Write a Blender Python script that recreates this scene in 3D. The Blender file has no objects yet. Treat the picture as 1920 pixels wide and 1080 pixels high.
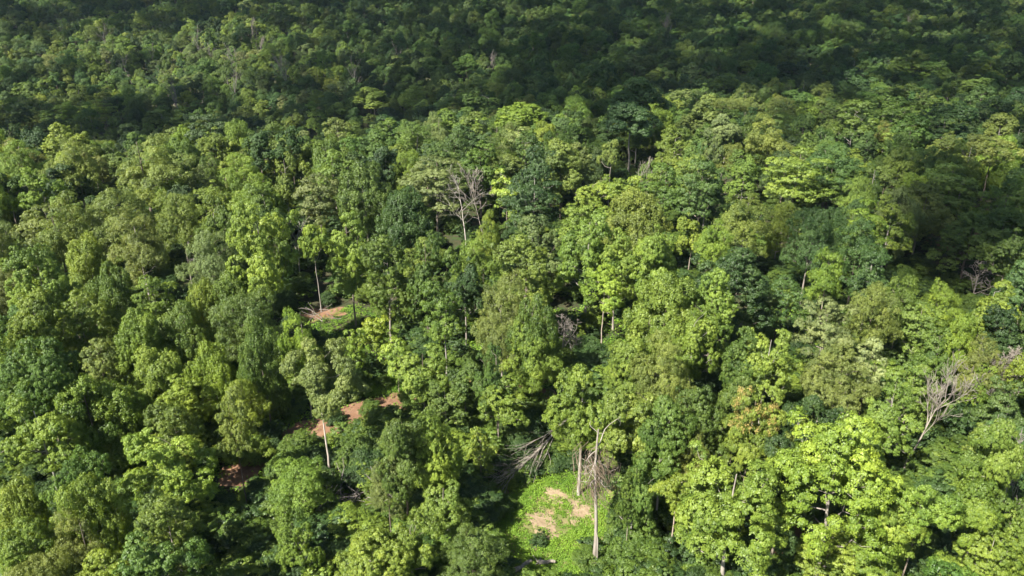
import bpy, math, random
import numpy as np
from mathutils import Vector, Matrix

SC = bpy.context.scene
COL = SC.collection
R = math.radians

# ------------------------------------------------------------------ camera
PITCH = R(22.0); HFOV = R(70.0)
CAM = np.array([0.0, 0.0, 40.0])
cam_d = bpy.data.cameras.new('camera'); cam = bpy.data.objects.new('camera', cam_d); COL.objects.link(cam)
cam.location = CAM; cam.rotation_euler = (R(90) - PITCH, 0, 0)
cam_d.sensor_fit = 'HORIZONTAL'; cam_d.angle = HFOV; cam_d.clip_start = 0.5; cam_d.clip_end = 5000
SC.camera = cam
# ------------------------------------------------------------------ sky and sun
SUN_EL = R(46); SUN_AZ = (-0.70, -0.71)                 # the sun stands behind the camera and to its left
S = np.array([SUN_AZ[0], SUN_AZ[1], 0]); S /= np.linalg.norm(S)
S = np.array([S[0] * math.cos(SUN_EL), S[1] * math.cos(SUN_EL), math.sin(SUN_EL)])
w = bpy.data.worlds.new('World'); SC.world = w; w.use_nodes = True
nt = w.node_tree; nt.nodes.clear()
sky = nt.nodes.new('ShaderNodeTexSky'); sky.sky_type = 'NISHITA'; sky.sun_disc = False
sky.sun_elevation = SUN_EL; sky.sun_rotation = math.atan2(S[0], S[1]); sky.altitude = 300; sky.dust_density = 1.0
bg = nt.nodes.new('ShaderNodeBackground'); bg.inputs['Strength'].default_value = 0.056
wo = nt.nodes.new('ShaderNodeOutputWorld')
nt.links.new(sky.outputs[0], bg.inputs[0]); nt.links.new(bg.outputs[0], wo.inputs[0])
sl = bpy.data.lights.new('sun', 'SUN'); sl.energy = 5.0; sl.angle = R(0.5); sl.color = (1.0, 0.95, 0.86)
so = bpy.data.objects.new('sun', sl); COL.objects.link(so)
so.rotation_euler = Vector(-S).to_track_quat('-Z', 'Y').to_euler(); so.location = (-60, -60, 120)
SC.view_settings.view_transform = 'Standard'; SC.view_settings.look = 'None'
SC.view_settings.exposure = 1.62; SC.view_settings.gamma = 1.0
SC.render.engine = 'CYCLES'
cy = SC.cycles
cy.max_bounces = 5; cy.diffuse_bounces = 3; cy.glossy_bounces = 1; cy.transmission_bounces = 3
cy.transparent_max_bounces = 4; cy.caustics_reflective = False; cy.caustics_refractive = False
cy.use_denoising = True; cy.denoiser = 'OPENIMAGEDENOISE'; cy.denoising_input_passes = 'RGB_ALBEDO_NORMAL'; cy.denoising_prefilter = 'ACCURATE'; cy.sample_clamp_indirect = 4

# ------------------------------------------------------------------ picture <-> place
FPX = 960 / math.tan(HFOV / 2)
cp, sp = math.cos(PITCH), math.sin(PITCH)
def ray(u, v):
    dx, dy = (u - 960) / FPX, (540 - v) / FPX
    d = np.array([dx, cp + dy * sp, -sp + dy * cp]); return d / np.linalg.norm(d)
def project(p):
    q = np.asarray(p, float) - CAM
    z = q[1] * cp - q[2] * sp
    return 960 + FPX * q[0] / z, 540 - FPX * (q[1] * sp + q[2] * cp) / z, z

# ------------------------------------------------------------------ terrain
def sstep(a, b, x):
    t = np.clip((x - a) / (b - a), 0, 1); return t * t * (3 - 2 * t)
_yl = np.array([-200, 0, 42, 90, 125, 150, 182, 225, 280, 400, 520, 700, 900.]); _zl = np.array([-8, 0, 0, 2.5, 4.5, 3.5, -13, -19, -12, 8, 25, 60, 110.])
_yr = np.array([-200, 0, 42, 90, 125, 160, 190, 240, 300, 420, 520, 700, 900.]); _zr = np.array([-8, 0, 0, 1.5, 3.5, 4, 3, 2, 5, 17, 27, 60, 110.])
_fy = np.arange(-200, 901, 2.0)
def _soft(a):
    k = np.hanning(15); k /= k.sum()
    return np.convolve(np.pad(a, 7, mode='edge'), k, 'valid')
_fl = _soft(np.interp(_fy, _yl, _zl)); _fr = _soft(np.interp(_fy, _yr, _zr))
def T(x, y):
    x = np.asarray(x, float); y = np.asarray(y, float)
    t = sstep(-0.48, 0.05, x / np.maximum(y, 20))
    z = (1 - t) * np.interp(y, _fy, _fl) + t * np.interp(y, _fy, _fr)
    z = z - 3.5 * np.exp(-(((x - 66) / 12) ** 2 + ((y - 108) / 30) ** 2))
    z = z + 0.5 * np.sin(x * .11 + 1.3) * np.cos(y * .09) + 0.35 * np.sin(x * .23 + y * .19) + 0.15 * np.sin(x * .6 - y * .5)
    far = sstep(170, 260, y)
    return z + far * (2.5 * np.sin(x * .031 + .6) * np.cos(y * .027) + 1.8 * np.sin(x * .06 - y * .05))
def ground_at(u, v, h=0.0):
    d = ray(u, v); t = 20.0
    while t < 900:
        p = CAM + d * t
        if p[2] <= T(p[0], p[1]) + h: break
        t += 0.25
    p = CAM + d * t
    return np.array([p[0], p[1], float(T(p[0], p[1]))])

# ------------------------------------------------------------------ helpers
def mesh_np(name, V, F, mats, smooth=False, var=None):
    V = np.asarray(V, np.float32); F = np.asarray(F, np.int32)
    me = bpy.data.meshes.new(name); n, k = F.shape
    me.vertices.add(len(V)); me.vertices.foreach_set('co', V.ravel())
    me.loops.add(n * k); me.loops.foreach_set('vertex_index', F.ravel())
    me.polygons.add(n); me.polygons.foreach_set('loop_start', np.arange(0, n * k, k, dtype=np.int32))
    if smooth: me.polygons.foreach_set('use_smooth', np.ones(n, bool))
    for m in (mats if isinstance(mats, (list, tuple)) else [mats]): me.materials.append(m)
    if var is not None:
        a = me.attributes.new('var', 'FLOAT', 'FACE'); a.data.foreach_set('value', np.asarray(var, np.float32))
    me.update(calc_edges=True)
    return me
def obj(name, me, parent=None, tint=None):
    o = bpy.data.objects.new(name, me); COL.objects.link(o)
    if parent is not None: o.parent = parent
    if tint is not None: o['tint'] = [float(c) for c in tint]
    return o
def tag(o, label=None, cat=None, group=None, kind=None):
    if label: o['label'] = label
    if cat: o['category'] = cat
    if group: o['group'] = group
    if kind: o['kind'] = kind
    return o
def empty(name, loc, rz=0.0, scale=(1, 1, 1)):
    o = bpy.data.objects.new(name, None); COL.objects.link(o); o.empty_display_size = 0.5
    o.location = loc; o.rotation_euler = (0, 0, rz); o.scale = scale
    return o

# ------------------------------------------------------------------ materials
def new_mat(name):
    m = bpy.data.materials.new(name); m.use_nodes = True; m.node_tree.nodes.clear(); return m, m.node_tree.nodes, m.node_tree.links
def leaf_mat(name, trans=0.32, rough=0.5, spec=0.35):
    m, N, L = new_mat(name)
    at = N.new('ShaderNodeAttribute'); at.attribute_type = 'INSTANCER'; at.attribute_name = 'tint'
    va = N.new('ShaderNodeAttribute'); va.attribute_type = 'GEOMETRY'; va.attribute_name = 'var'
    hs = N.new('ShaderNodeHueSaturation')
    mr = N.new('ShaderNodeMapRange'); mr.inputs[3].default_value = 0.62; mr.inputs[4].default_value = 1.38
    L.new(va.outputs['Fac'], mr.inputs[0]); L.new(mr.outputs[0], hs.inputs['Value'])
    mh = N.new('ShaderNodeMapRange'); mh.inputs[3].default_value = 0.515; mh.inputs[4].default_value = 0.485
    L.new(va.outputs['Fac'], mh.inputs[0]); L.new(mh.outputs[0], hs.inputs['Hue'])
    L.new(at.outputs['Color'], hs.inputs['Color'])
    p = N.new('ShaderNodeBsdfPrincipled'); p.inputs['Roughness'].default_value = rough; p.inputs['Specular IOR Level'].default_value = spec
    L.new(hs.outputs[0], p.inputs['Base Color'])
    t = N.new('ShaderNodeBsdfTranslucent')
    tc = N.new('ShaderNodeMix'); tc.data_type = 'RGBA'; tc.blend_type = 'MULTIPLY'; tc.inputs[0].default_value = 1
    L.new(hs.outputs[0], tc.inputs[6]); tc.inputs[7].default_value = (1.5, 1.35, 0.5, 1); L.new(tc.outputs[2], t.inputs[0])
    mx = N.new('ShaderNodeMixShader'); mx.inputs[0].default_value = trans
    L.new(p.outputs[0], mx.inputs[1]); L.new(t.outputs[0], mx.inputs[2])
    o = N.new('ShaderNodeOutputMaterial'); L.new(mx.outputs[0], o.inputs[0])
    return m
def noise_mat(name, c1, c2, scale, rough=0.9, bump=0.3, tint=False, detail=6, c3=None, stretch=None, s3=0.6):
    m, N, L = new_mat(name)
    tc = N.new('ShaderNodeTexCoord'); mp = N.new('ShaderNodeMapping'); L.new(tc.outputs['Object'], mp.inputs[0])
    if stretch: mp.inputs['Scale'].default_value = stretch
    nz = N.new('ShaderNodeTexNoise'); nz.inputs['Scale'].default_value = scale; nz.inputs['Detail'].default_value = detail; nz.inputs['Roughness'].default_value = 0.65
    L.new(mp.outputs[0], nz.inputs['Vector'])
    cr = N.new('ShaderNodeValToRGB'); cr.color_ramp.elements[0].position = 0.35; cr.color_ramp.elements[1].position = 0.68
    cr.color_ramp.elements[0].color = (*c1, 1); cr.color_ramp.elements[1].color = (*c2, 1); L.new(nz.outputs[0], cr.inputs[0])
    col = cr.outputs[0]
    if c3:
        n2 = N.new('ShaderNodeTexNoise'); n2.inputs['Scale'].default_value = s3; n2.inputs['Detail'].default_value = 5
        L.new(mp.outputs[0], n2.inputs['Vector'])
        r2 = N.new('ShaderNodeValToRGB'); r2.color_ramp.elements[0].position = 0.5; r2.color_ramp.elements[1].position = 0.62
        L.new(n2.outputs[0], r2.inputs[0])
        mx = N.new('ShaderNodeMix'); mx.data_type = 'RGBA'; L.new(r2.outputs[0], mx.inputs[0]); L.new(col, mx.inputs[6]); mx.inputs[7].default_value = (*c3, 1)
        col = mx.outputs[2]
    if tint:
        at = N.new('ShaderNodeAttribute'); at.attribute_type = 'INSTANCER'; at.attribute_name = 'bark'
        mx = N.new('ShaderNodeMix'); mx.data_type = 'RGBA'; mx.blend_type = 'MULTIPLY'; mx.inputs[0].default_value = 1
        L.new(col, mx.inputs[6]); L.new(at.outputs['Color'], mx.inputs[7]); col = mx.outputs[2]
    p = N.new('ShaderNodeBsdfPrincipled'); p.inputs['Roughness'].default_value = rough; p.inputs['Specular IOR Level'].default_value = 0.2
    L.new(col, p.inputs['Base Color'])
    b = N.new('ShaderNodeBump'); b.inputs['Strength'].default_value = bump; b.inputs['Distance'].default_value = 0.1
    L.new(nz.outputs[0], b.inputs['Height']); L.new(b.outputs[0], p.inputs['Normal'])
    o = N.new('ShaderNodeOutputMaterial'); L.new(p.outputs[0], o.inputs[0])
    return m
M_LEAF = leaf_mat('leaf', spec=0.42)
M_HERB = leaf_mat('herb', trans=0.35, spec=0.2)
M_BARK = noise_mat('bark', (0.5, 0.5, 0.5), (1.0, 1.0, 1.0), 3.0, tint=True, stretch=(1, 1, .3))
M_DEAD = noise_mat('dead_wood', (0.13, 0.11, 0.095), (0.27, 0.24, 0.21), 4.0, stretch=(1, 1, .25))
M_SNAG = noise_mat('pale_dead_wood', (0.17, 0.145, 0.115), (0.37, 0.33, 0.28), 4.0, stretch=(1, 1, .25))
M_PALE = noise_mat('bleached_wood', (0.27, 0.24, 0.20), (0.50, 0.46, 0.40), 4.0, stretch=(1, 1, .25))
M_GROUND = noise_mat('forest_floor', (0.025, 0.035, 0.012), (0.06, 0.05, 0.028), 0.9, c3=(0.03, 0.06, 0.012))
M_DIRT = noise_mat('red_earth', (0.13, 0.07, 0.04), (0.25, 0.15, 0.095), 1.7, bump=0.9, c3=(0.19, 0.105, 0.06), s3=1.1, detail=9)
M_SAND = noise_mat('dry_litter', (0.20, 0.148, 0.088), (0.33, 0.255, 0.165), 2.6, bump=0.9, c3=(0.24, 0.18, 0.11), s3=1.2, detail=9)
M_CLOUD, N, L = new_mat('cloud_white')
_d = N.new('ShaderNodeBsdfDiffuse'); _d.inputs[0].default_value = (.85, .85, .85, 1); _o = N.new('ShaderNodeOutputMaterial'); L.new(_d.outputs[0], _o.inputs[0])

# ------------------------------------------------------------------ ground sheet
gx = np.unique(np.concatenate([np.arange(-110, 111, 1.25), np.arange(-900, 901, 12.0)]))
gy = np.unique(np.concatenate([np.arange(20, 171, 1.25), np.arange(170, 420, 4.0), np.arange(-200, 901, 14.0)]))
X, Y = np.meshgrid(gx, gy); Z = T(X, Y)
nx, ny = len(gx), len(gy)
ii = (np.arange(ny - 1)[:, None] * nx + np.arange(nx - 1)[None, :]).ravel()
g = obj('ground', mesh_np('ground', np.stack([X.ravel(), Y.ravel(), Z.ravel()], 1), np.stack([ii, ii + 1, ii + nx + 1, ii + nx], 1), M_GROUND, True))
tag(g, 'dark leaf littered forest floor under the trees', 'ground', kind='structure')

rng0 = np.random.default_rng(5)
def wob(a, s):                                    # a smooth 1-D wobble
    return np.sin(a * 1.7 + s) * .5 + np.sin(a * 3.9 + 2.1 * s) * .3 + np.sin(a * 8.3 + .7 * s) * .2
def strip(name, pts, width, mat, label, lift=0.08, seed=1.0):
    P = np.array([ground_at(*p)[:2] for p in pts]); seg = np.r_[0, np.cumsum(np.linalg.norm(np.diff(P, axis=0), axis=1))]
    s = np.arange(0, seg[-1], .35); px = np.interp(s, seg, P[:, 0]); py = np.interp(s, seg, P[:, 1])
    k = np.hanning(9); k /= k.sum(); px = np.convolve(np.pad(px, 4, mode='edge'), k, 'valid'); py = np.convolve(np.pad(py, 4, mode='edge'), k, 'valid')
    tx, ty = np.gradient(px), np.gradient(py); l = np.hypot(tx, ty) + 1e-6; nx_, ny_ = -ty / l, tx / l
    wl = width * .5 * (1 + .35 * wob(s * .55, seed)); wr = width * .5 * (1 + .35 * wob(s * .6, seed + 4))
    taper = np.clip(np.minimum(s, s[-1] - s) / 1.5, .15, 1)
    K = 9; V = []
    for j in range(K):
        f = j / (K - 1) * 2 - 1; off = np.where(f < 0, f * wl, f * wr) * taper
        x, y = px + nx_ * off, py + ny_ * off
        V.append(np.stack([x, y, T(x, y) + lift - .06 * abs(f) ** 3 + .04 * np.sin(x * 2.1) * np.cos(y * 2.7) * (1 - abs(f))], 1))
    V = np.stack(V, 1); n = len(s)
    a = (np.arange(n - 1)[:, None] * K + np.arange(K - 1)[None, :]).ravel()
    o = obj(name, mesh_np(name, V.reshape(-1, 3), np.stack([a, a + 1, a + K + 1, a + K], 1), mat, True))
    return tag(o, label, 'dirt track' if 'track' in name else 'bare soil', kind='structure')
def patch(name, u, v, rx, ry, mat, label, seed, rot=0.0, lift=0.07):
    c = ground_at(u, v); A = np.linspace(0, 2 * np.pi, 40, endpoint=False); V = [[c[0], c[1]]]; rr = np.linspace(.15, 1, 7)
    for q in rr:
        r = q * (1 + .38 * wob(A * 1.0 + 0, seed) * q + .15 * np.sin(A * 7 + seed) * q)
        x, y = rx * r * np.cos(A), ry * r * np.sin(A)
        V += list(np.stack([c[0] + x * math.cos(rot) - y * math.sin(rot), c[1] + x * math.sin(rot) + y * math.cos(rot)], 1))
    V = np.array(V); z = T(V[:, 0], V[:, 1]) + lift; z[1 + 40 * 6:] -= .05
    F = []
    for k in range(6):
        for j in range(40):
            a, b = 1 + k * 40 + j, 1 + k * 40 + (j + 1) % 40; F.append((a, a + 40, b + 40, b))
    me = bpy.data.meshes.new(name); VV = np.c_[V, z]
    me.from_pydata(VV.tolist(), [], F + [(0, 1 + j, 1 + (j + 1) % 40) for j in range(40)]); me.materials.append(mat)
    for p in me.polygons: p.use_smooth = True
    return tag(obj(name, me), label, 'bare soil', kind='structure'), c, max(rx, ry)
TRACK = [(405, 912), (440, 893), (490, 862), (535, 832), (575, 806), (630, 797), (660, 784), (690, 767), (730, 757), (772, 749), (830, 738), (885, 728), (950, 736), (1055, 748)]
strip('dirt_track', TRACK, 3.1, M_DIRT, 'orange dirt track curving through the trees')
PATCHES = []
patch('clearing_soil', 1045, 1000, 6.5, 8.0, noise_mat('weedy_soil', (.10, .13, .03), (.20, .17, .08), 1.6, c3=(.27, .19, .11), s3=.9), 'weedy bare soil under the herbs of the clearing', 2.2, lift=.045)
for a in [('earth_patch', 605, 590, 2.6, 2.2, M_DIRT, 'orange earth patch above the saplings', 2.0),
          ('sand_patch', 1045, 932, .9, 1.5, M_SAND, 'small pale sandy patch at the top of the clearing', 3.1, .5),
          ('sand_patch', 1090, 965, 1.7, 1.6, M_SAND, 'sandy patch beside the bare trunk', 5.3, .2),
          ('sand_patch', 1020, 985, 1.1, 2.4, M_SAND, 'long sandy patch in the middle of the clearing', 7.7, .35),
          ('earth_patch', 1300, 1065, 1.2, 1.0, M_DIRT, 'earth patch at the foot of the leaning trunk', 1.7),
          ('earth_patch', 1490, 1040, 3.2, 2.2, M_DIRT, 'shaded earth patch under the broad bright trees', 4.2),
          ('earth_patch', 1110, 775, 2.2, 2.0, M_DIRT, 'reddish earth patch behind the broken trunk', 6.2),
          ('earth_patch', 1805, 450, 5, 3, M_DIRT, 'reddish earth patch in the gully', 2.6)]:
    PATCHES.append(patch(*a)[1:])

# ------------------------------------------------------------------ tree builders
def unit(v): return v / (np.linalg.norm(v, axis=-1, keepdims=True) + 1e-9)
def tubes(lines, sides=5):
    """lines: list of (points Nx3, radii N) -> verts, quads"""
    Vs, Fs, base = [], [], 0
    A = np.linspace(0, 2 * np.pi, sides, endpoint=False)
    for P, r in lines:
        P = np.asarray(P, float); r = np.asarray(r, float); n = len(P)
        t = unit(np.gradient(P, axis=0)); ref = np.where(np.abs(t[:, 2:3]) < .9, [[0, 0, 1.]], [[1., 0, 0]])
        a = unit(np.cross(t, ref)); b = np.cross(t, a)
        ring = P[:, None] + r[:, None, None] * (np.cos(A)[None, :, None] * a[:, None] + np.sin(A)[None, :, None] * b[:, None])
        Vs.append(ring.reshape(-1, 3))
        for k in range(n - 1):
            j = np.arange(sides); j2 = (j + 1) % sides
            Fs.append(np.stack([base + k * sides + j, base + k * sides + j2, base + (k + 1) * sides + j2, base + (k + 1) * sides + j], 1))
        base += n * sides
    return np.concatenate(Vs), np.concatenate(Fs)
def leaves(rng, C, Nrm, A, Ln, Wd, var, fold=.18, droop=.15):
    Nrm = unit(Nrm); A = unit(A - Nrm * (A * Nrm).sum(1, keepdims=True)); B = np.cross(Nrm, A)
    L1 = Ln[:, None]; W1 = Wd[:, None]
    v0 = C - A * L1 * .45 + B * W1 * .5 + Nrm * W1 * fold; v1 = C - A * L1 * .25 - B * W1 * .6 + Nrm * W1 * fold; v2 = C + A * L1 * .6 - Nrm * L1 * droop
    V = np.stack([v0, v1, v2], 1).reshape(-1, 3); F = np.arange(len(V)).reshape(-1, 3)
    return V, F, var
def sph(rng, n):
    v = rng.normal(size=(n, 3)); return unit(v)
def crown(rng, pads, st):
    """pads: lobes (x,y,z,r,rz) of the crown; st: leaf style. Sprays of leaves cover the outer side of each lobe."""
    sc_c, sc_r, sc_o, sc_v = [], [], [], []
    pc = np.mean(np.array(pads)[:, :3], axis=0); pc[2] -= 1.0
    for (x, y, z, r, rz) in pads:
        n = max(8, int(st['dens'] * (r / st['sr']) ** 2 * (0.5 + 0.5 * min(1, rz / r))))
        ax = unit(np.array([x, y, z]) - pc)
        d = sph(rng, n * 4); d = d[(d @ ax > -.15) | (d[:, 2] > .35)]; d = d[d[:, 2] > -.55][:n]
        q = rng.uniform(.72, 1.08, (len(d), 1))
        sc_c.append(np.array([x, y, z]) + d * q * np.array([r, r, rz])); sc_o.append(unit(d + .35 * ax))
        sc_r.append(st['sr'] * rng.uniform(.6, 1.4, len(d))); sc_v.append(rng.normal(.5, .19) + rng.normal(0, .12, len(d)))
    c = np.concatenate(sc_c); o = np.concatenate(sc_o); r = np.concatenate(sc_r); v = np.concatenate(sc_v)
    n = st['n']; i = np.repeat(np.arange(len(c)), n); m = len(i)
    d = sph(rng, m); d[:, 2] = np.abs(d[:, 2]) * np.where(rng.random(m) < .8, 1, -1); d = unit(d + .45 * o[i])
    q = rng.uniform(.3, 1, (m, 1)) ** .6
    C = c[i] + d * q * r[i][:, None] * np.array([1, 1, st.get('flat', .6)]); C[:, 2] -= st.get('hang', 0) * rng.random(m) ** 2 * r[i] * 2
    up = np.array([0, 0, 1.])
    Nn = unit(d * st.get('no', .55) + up * st.get('nu', .45) + o[i] * .6 + rng.normal(0, st.get('nj', .3), (m, 3)))
    A = d * np.array([1, 1, .2]) + rng.normal(0, .45, (m, 3)) - up * st.get('da', .25)
    Ln = st['ll'] * rng.uniform(.65, 1.35, m); Wd = Ln * st.get('lw', .62)
    return leaves(rng, C, Nn, A, Ln, Wd, np.clip(v[i] + rng.normal(0, .15, m), 0, 1), droop=st.get('droop', .15))
def skeleton(rng, H, pads, tr, lean=.04, fork=None, top=.8):
    n = 9; zt = np.linspace(0, H * top, n); ph = rng.uniform(0, 6.28); bx = np.cumsum(rng.normal(0, lean, n)) * H / n * 1.2; by = np.cumsum(rng.normal(0, lean, n)) * H / n * 1.2
    bx -= bx[0]; by -= by[0]
    P = np.stack([bx, by, zt], 1); rad = tr * (1 - .8 * np.linspace(0, 1, n)) ; rad[0] *= 1.35
    P[0, 2] = -.5
    trunk = [(P, rad)]
    nodes = [(P[k], rad[k]) for k in range(3, n)]
    lines = []
    pads = sorted(pads, key=lambda p: (p[0] - np.interp(p[2], zt, bx)) ** 2 + (p[1] - np.interp(p[2], zt, by)) ** 2)
    for p in pads:
        t = np.array([p[0], p[1], p[2] - .15 * p[4]]); best = None; bd = 1e9
        for q, r in nodes:
            dv = t - q; l = np.linalg.norm(dv); c = l + max(0, -dv[2] + .25 * l) * 1.5
            if c < bd: bd = c; best = (q, r)
        q, r = best; mid = (q + t) / 2 + rng.normal(0, .07, 3) * np.linalg.norm(t - q) + np.array([0, 0, -.05 * np.linalg.norm(t - q)])
        q3 = (mid + t) / 2 + rng.normal(0, .05, 3) * np.linalg.norm(t - q)
        r0 = max(.025, r * .55); lines.append((np.array([q, mid, q3, t]), np.array([r0, r0 * .75, r0 * .6, .02])))
        nodes += [(mid, r0 * .75), (q3, r0 * .6)]
    return trunk, lines
def pads_env(rng, n, Rr, z0, z1, rpad, flat=.65, bump=.25, inner=.45, shape=1.0, tiers=0, cx=0, cy_=0):
    """pads spread over an uneven ellipsoid envelope between z0 and z1"""
    k1, k2, k3 = rng.uniform(0, 6.28, 3); out = []; cz, hz = (z0 + z1) / 2, (z1 - z0) / 2
    tries = 0
    while len(out) < n and tries < n * 60:
        tries += 1
        d = sph(rng, 1)[0]
        if d[2] < -.75: continue
        az = math.atan2(d[1], d[0]); f = 1 + bump * (math.sin(2 * az + k1) * .5 + math.sin(3 * az + k2 + 2 * d[2]) * .5 + .6 * math.sin(5 * d[2] + k3))
        q = rng.uniform(inner, .9)
        x, y, z = d[0] * Rr * f * q, d[1] * Rr * f * q, cz + d[2] * hz * q * (1 + .12 * math.sin(3 * az + k3))
        if shape != 1.0:
            hh = (z - z0) / (z1 - z0); s = (1 - hh) ** (shape - 1) if shape > 1 else 1; x *= s * 1.3; y *= s * 1.3
        if tiers: z = z0 + round((z - z0) / (z1 - z0) * tiers) * (z1 - z0) / tiers + rng.normal(0, .25)
        r = rpad * rng.uniform(.75, 1.25)
        if all((x - a[0]) ** 2 + (y - a[1]) ** 2 + ((z - a[2]) * 1.3) ** 2 > (.62 * (r + a[3])) ** 2 * .8 for a in out) or tries > n * 30:
            out.append((x + cx, y + cy_, z, r, r * flat))
    return out
STY = {
    'R': dict(dens=3.5, sr=.37, n=46, ll=.155, lw=.78, flat=.65, nj=.38),
    'T': dict(dens=3.4, sr=.37, n=46, ll=.155, lw=.75, flat=.65, nj=.4),
    'U': dict(dens=5.0, sr=.37, n=46, ll=.155, lw=.75, flat=.65, nj=.38),
    'P': dict(dens=3.1, sr=.44, n=44, ll=.225, lw=.40, flat=.45, nj=.36, droop=.25, nu=.8, da=.35),
    'V': dict(dens=3.3, sr=.37, n=38, ll=.165, lw=.8, flat=.8, nj=.44, hang=.9, nu=.35, no=.7),
    'F': dict(dens=3.8, sr=.37, n=36, ll=.15, lw=.52, flat=.75, nj=.5, hang=.35),
    'S': dict(dens=2.8, sr=.35, n=38, ll=.16, lw=.8, flat=.5, nj=.36, nu=.8),
}
def multi(rng, n, Rr, z0, z1, rpad, flat, bump, inner, tops=None):
    """a crown of one to three leaders with lobes of very different size and stray sprays"""
    k = tops or int(rng.choice([1, 2, 2, 3])); out = []; a0 = rng.uniform(0, 6.28)
    for q in range(k):
        a = a0 + q * 6.28 / k + rng.normal(0, .3); off = 0 if k == 1 else Rr * rng.uniform(.3, .48); f = 1 if k == 1 else rng.uniform(.55, .78)
        hi = z1 if q == 0 else z0 + (z1 - z0) * rng.uniform(.62, .95)
        out += pads_env(rng, int(n / k * 1.15), Rr * f, z0 * rng.uniform(.85, 1.3), hi, rpad * (1 if k == 1 else .88), flat, bump, inner, cx=off * math.cos(a), cy_=off * math.sin(a))
    out = [(x, y, z, r * m, h * m) for (x, y, z, r, h), m in zip(out, rng.choice([.55, .75, .9, 1.05, 1.3], len(out)))]
    for q in range(int(n * .35)):
        x, y, z, r, h = out[rng.integers(0, len(out))]; d = unit(np.array([x, y, (z - (z0 + z1) / 2) * .8 + .4]) + rng.normal(0, .5, 3)); l = r * rng.uniform(.9, 1.35)
        out.append((x + d[0] * l, y + d[1] * l, z + d[2] * l * .8, rng.uniform(.4, .7), rng.uniform(.3, .5)))
    return out
PROTO = {}
def proto(kind, seed):
    rng = np.random.default_rng(seed); H = 15.0; st = dict(STY[kind])
    if kind == 'R': Rr = 4.6; pads = multi(rng, 34, Rr, rng.uniform(2.6, 4.6), H, 1.45, .74, .3, .5); tr = .24
    elif kind == 'T': Rr = 3.9; pads = multi(rng, 22, Rr, 6.0, H, 1.3, .66, .42, .4); tr = .15
    elif kind == 'U': Rr = 5.4; pads = multi(rng, 32, Rr, 6.2, H, 1.5, .68, .3, .45); tr = .2
    elif kind == 'P': Rr = 4.8; pads = pads_env(rng, 40, Rr, 3.6, H - .6, 1.5, .34, .3, .35, tiers=8); tr = .2
    elif kind == 'V':
        Rr = 4.2; pads = pads_env(rng, 44, Rr, 2.0, H, 1.3, .85, .38, .6)
        for k in range(14):
            a = rng.uniform(0, 6.28); q = rng.uniform(.55, .95); z = rng.uniform(1.2, 7); pads.append((Rr * q * math.cos(a), Rr * q * math.sin(a), z, rng.uniform(.9, 1.4), 1.5))
        tr = .2
    elif kind == 'F': Rr = 4.7; pads = multi(rng, 36, Rr, 4.0, H, 1.5, .72, .25, .45); tr = .2
    elif kind == 'S':
        H = 6.0; Rr = 1.9; pads = pads_env(rng, 22, Rr, .9, H - .3, .75, .45, .35, .2, tiers=5); tr = .07
    V, F, var = crown(rng, pads, st)
    tk, lb = skeleton(rng, H, pads, tr, top={'T': .8, 'U': .6}.get(kind, .86))
    tv, tf = tubes(tk, 8); lv, lf = tubes(lb, 5)
    q = np.abs(V[:, :2]); rad = np.percentile(np.hypot(V[:, 0], V[:, 1]), 97)
    return dict(kind=kind, H=float(np.percentile(V[:, 2], 99.7)), R=float(rad),
                trunk=mesh_np('trunk', tv, tf, M_BARK, True), limbs=mesh_np('limbs', lv, lf, M_BARK, True),
                crown=mesh_np('crown', V, F, M_LEAF, False, var))
for kind, n in (('R', 11), ('T', 6), ('P', 5), ('V', 5), ('F', 5), ('S', 4), ('U', 3)):
    PROTO[kind] = [proto(kind, 100 * ord(kind) + i) for i in range(n)]

# ------------------------------------------------------------------ trees one by one
TONE = {'Y': (.178, .255, .032), 'L': (.150, .218, .030), 'M': (.094, .154, .025), 'D': (.050, .095, .024),
        'O': (.155, .198, .040), 'G': (.145, .188, .055), 'B': (.080, .142, .032), 'C': (.205, .25, .08)}
TONE_W = {'Y': 'bright yellow-green', 'L': 'light green', 'M': 'mid green', 'D': 'dark green', 'O': 'olive green', 'G': 'grey-green', 'B': 'bluish green', 'C': 'cream tinted green'}
KIND_N = {'U': 'tall_tree', 'R': 'broadleaf_tree', 'T': 'tall_tree', 'P': 'tiered_tree', 'V': 'vine_covered_tree', 'F': 'feathery_tree', 'S': 'sapling'}
KIND_W = {'U': 'tall domed tree', 'R': 'round crowned tree', 'T': 'open-crowned tree', 'P': 'tiered tree', 'V': 'vine draped tree', 'F': 'feathery fine-leaved tree', 'S': 'leafy sapling'}
BARKS = [(.30, .25, .20), (.22, .18, .14), (.40, .36, .31), (.16, .13, .10), (.34, .30, .25)]
rnd = random.Random(11)
TREES = []
def add_tree(kind, loc, h, wd, tone, variant=None, rz=None, bark=None, name=None):
    pr = PROTO[kind][rnd.randrange(len(PROTO[kind])) if variant is None else variant]
    sx = wd / (2 * pr['R']); sz = h / pr['H']
    o = empty(name or KIND_N[kind], tuple(loc), rnd.uniform(0, 6.28) if rz is None else rz, (sx, sx, sz))
    b = bark or rnd.choice(BARKS); c = np.array(TONE[tone] if isinstance(tone, str) else tone)
    j = rnd.uniform(.87, 1.13); c = c * j * np.array([rnd.uniform(.92, 1.08), 1, rnd.uniform(.85, 1.15)])
    t = obj('trunk', pr['trunk'], o); t['bark'] = list(b)
    l = obj('limbs', pr['limbs'], t); l['bark'] = [x * 1.05 for x in b]
    obj('crown', pr['crown'], o, c)
    u, v, _ = project((loc[0], loc[1], loc[2] + h * .72))
    TREES.append(dict(o=o, kind=kind, tone=tone, h=h, w=wd, x=loc[0], y=loc[1], u=u, v=v))
    return o
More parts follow.
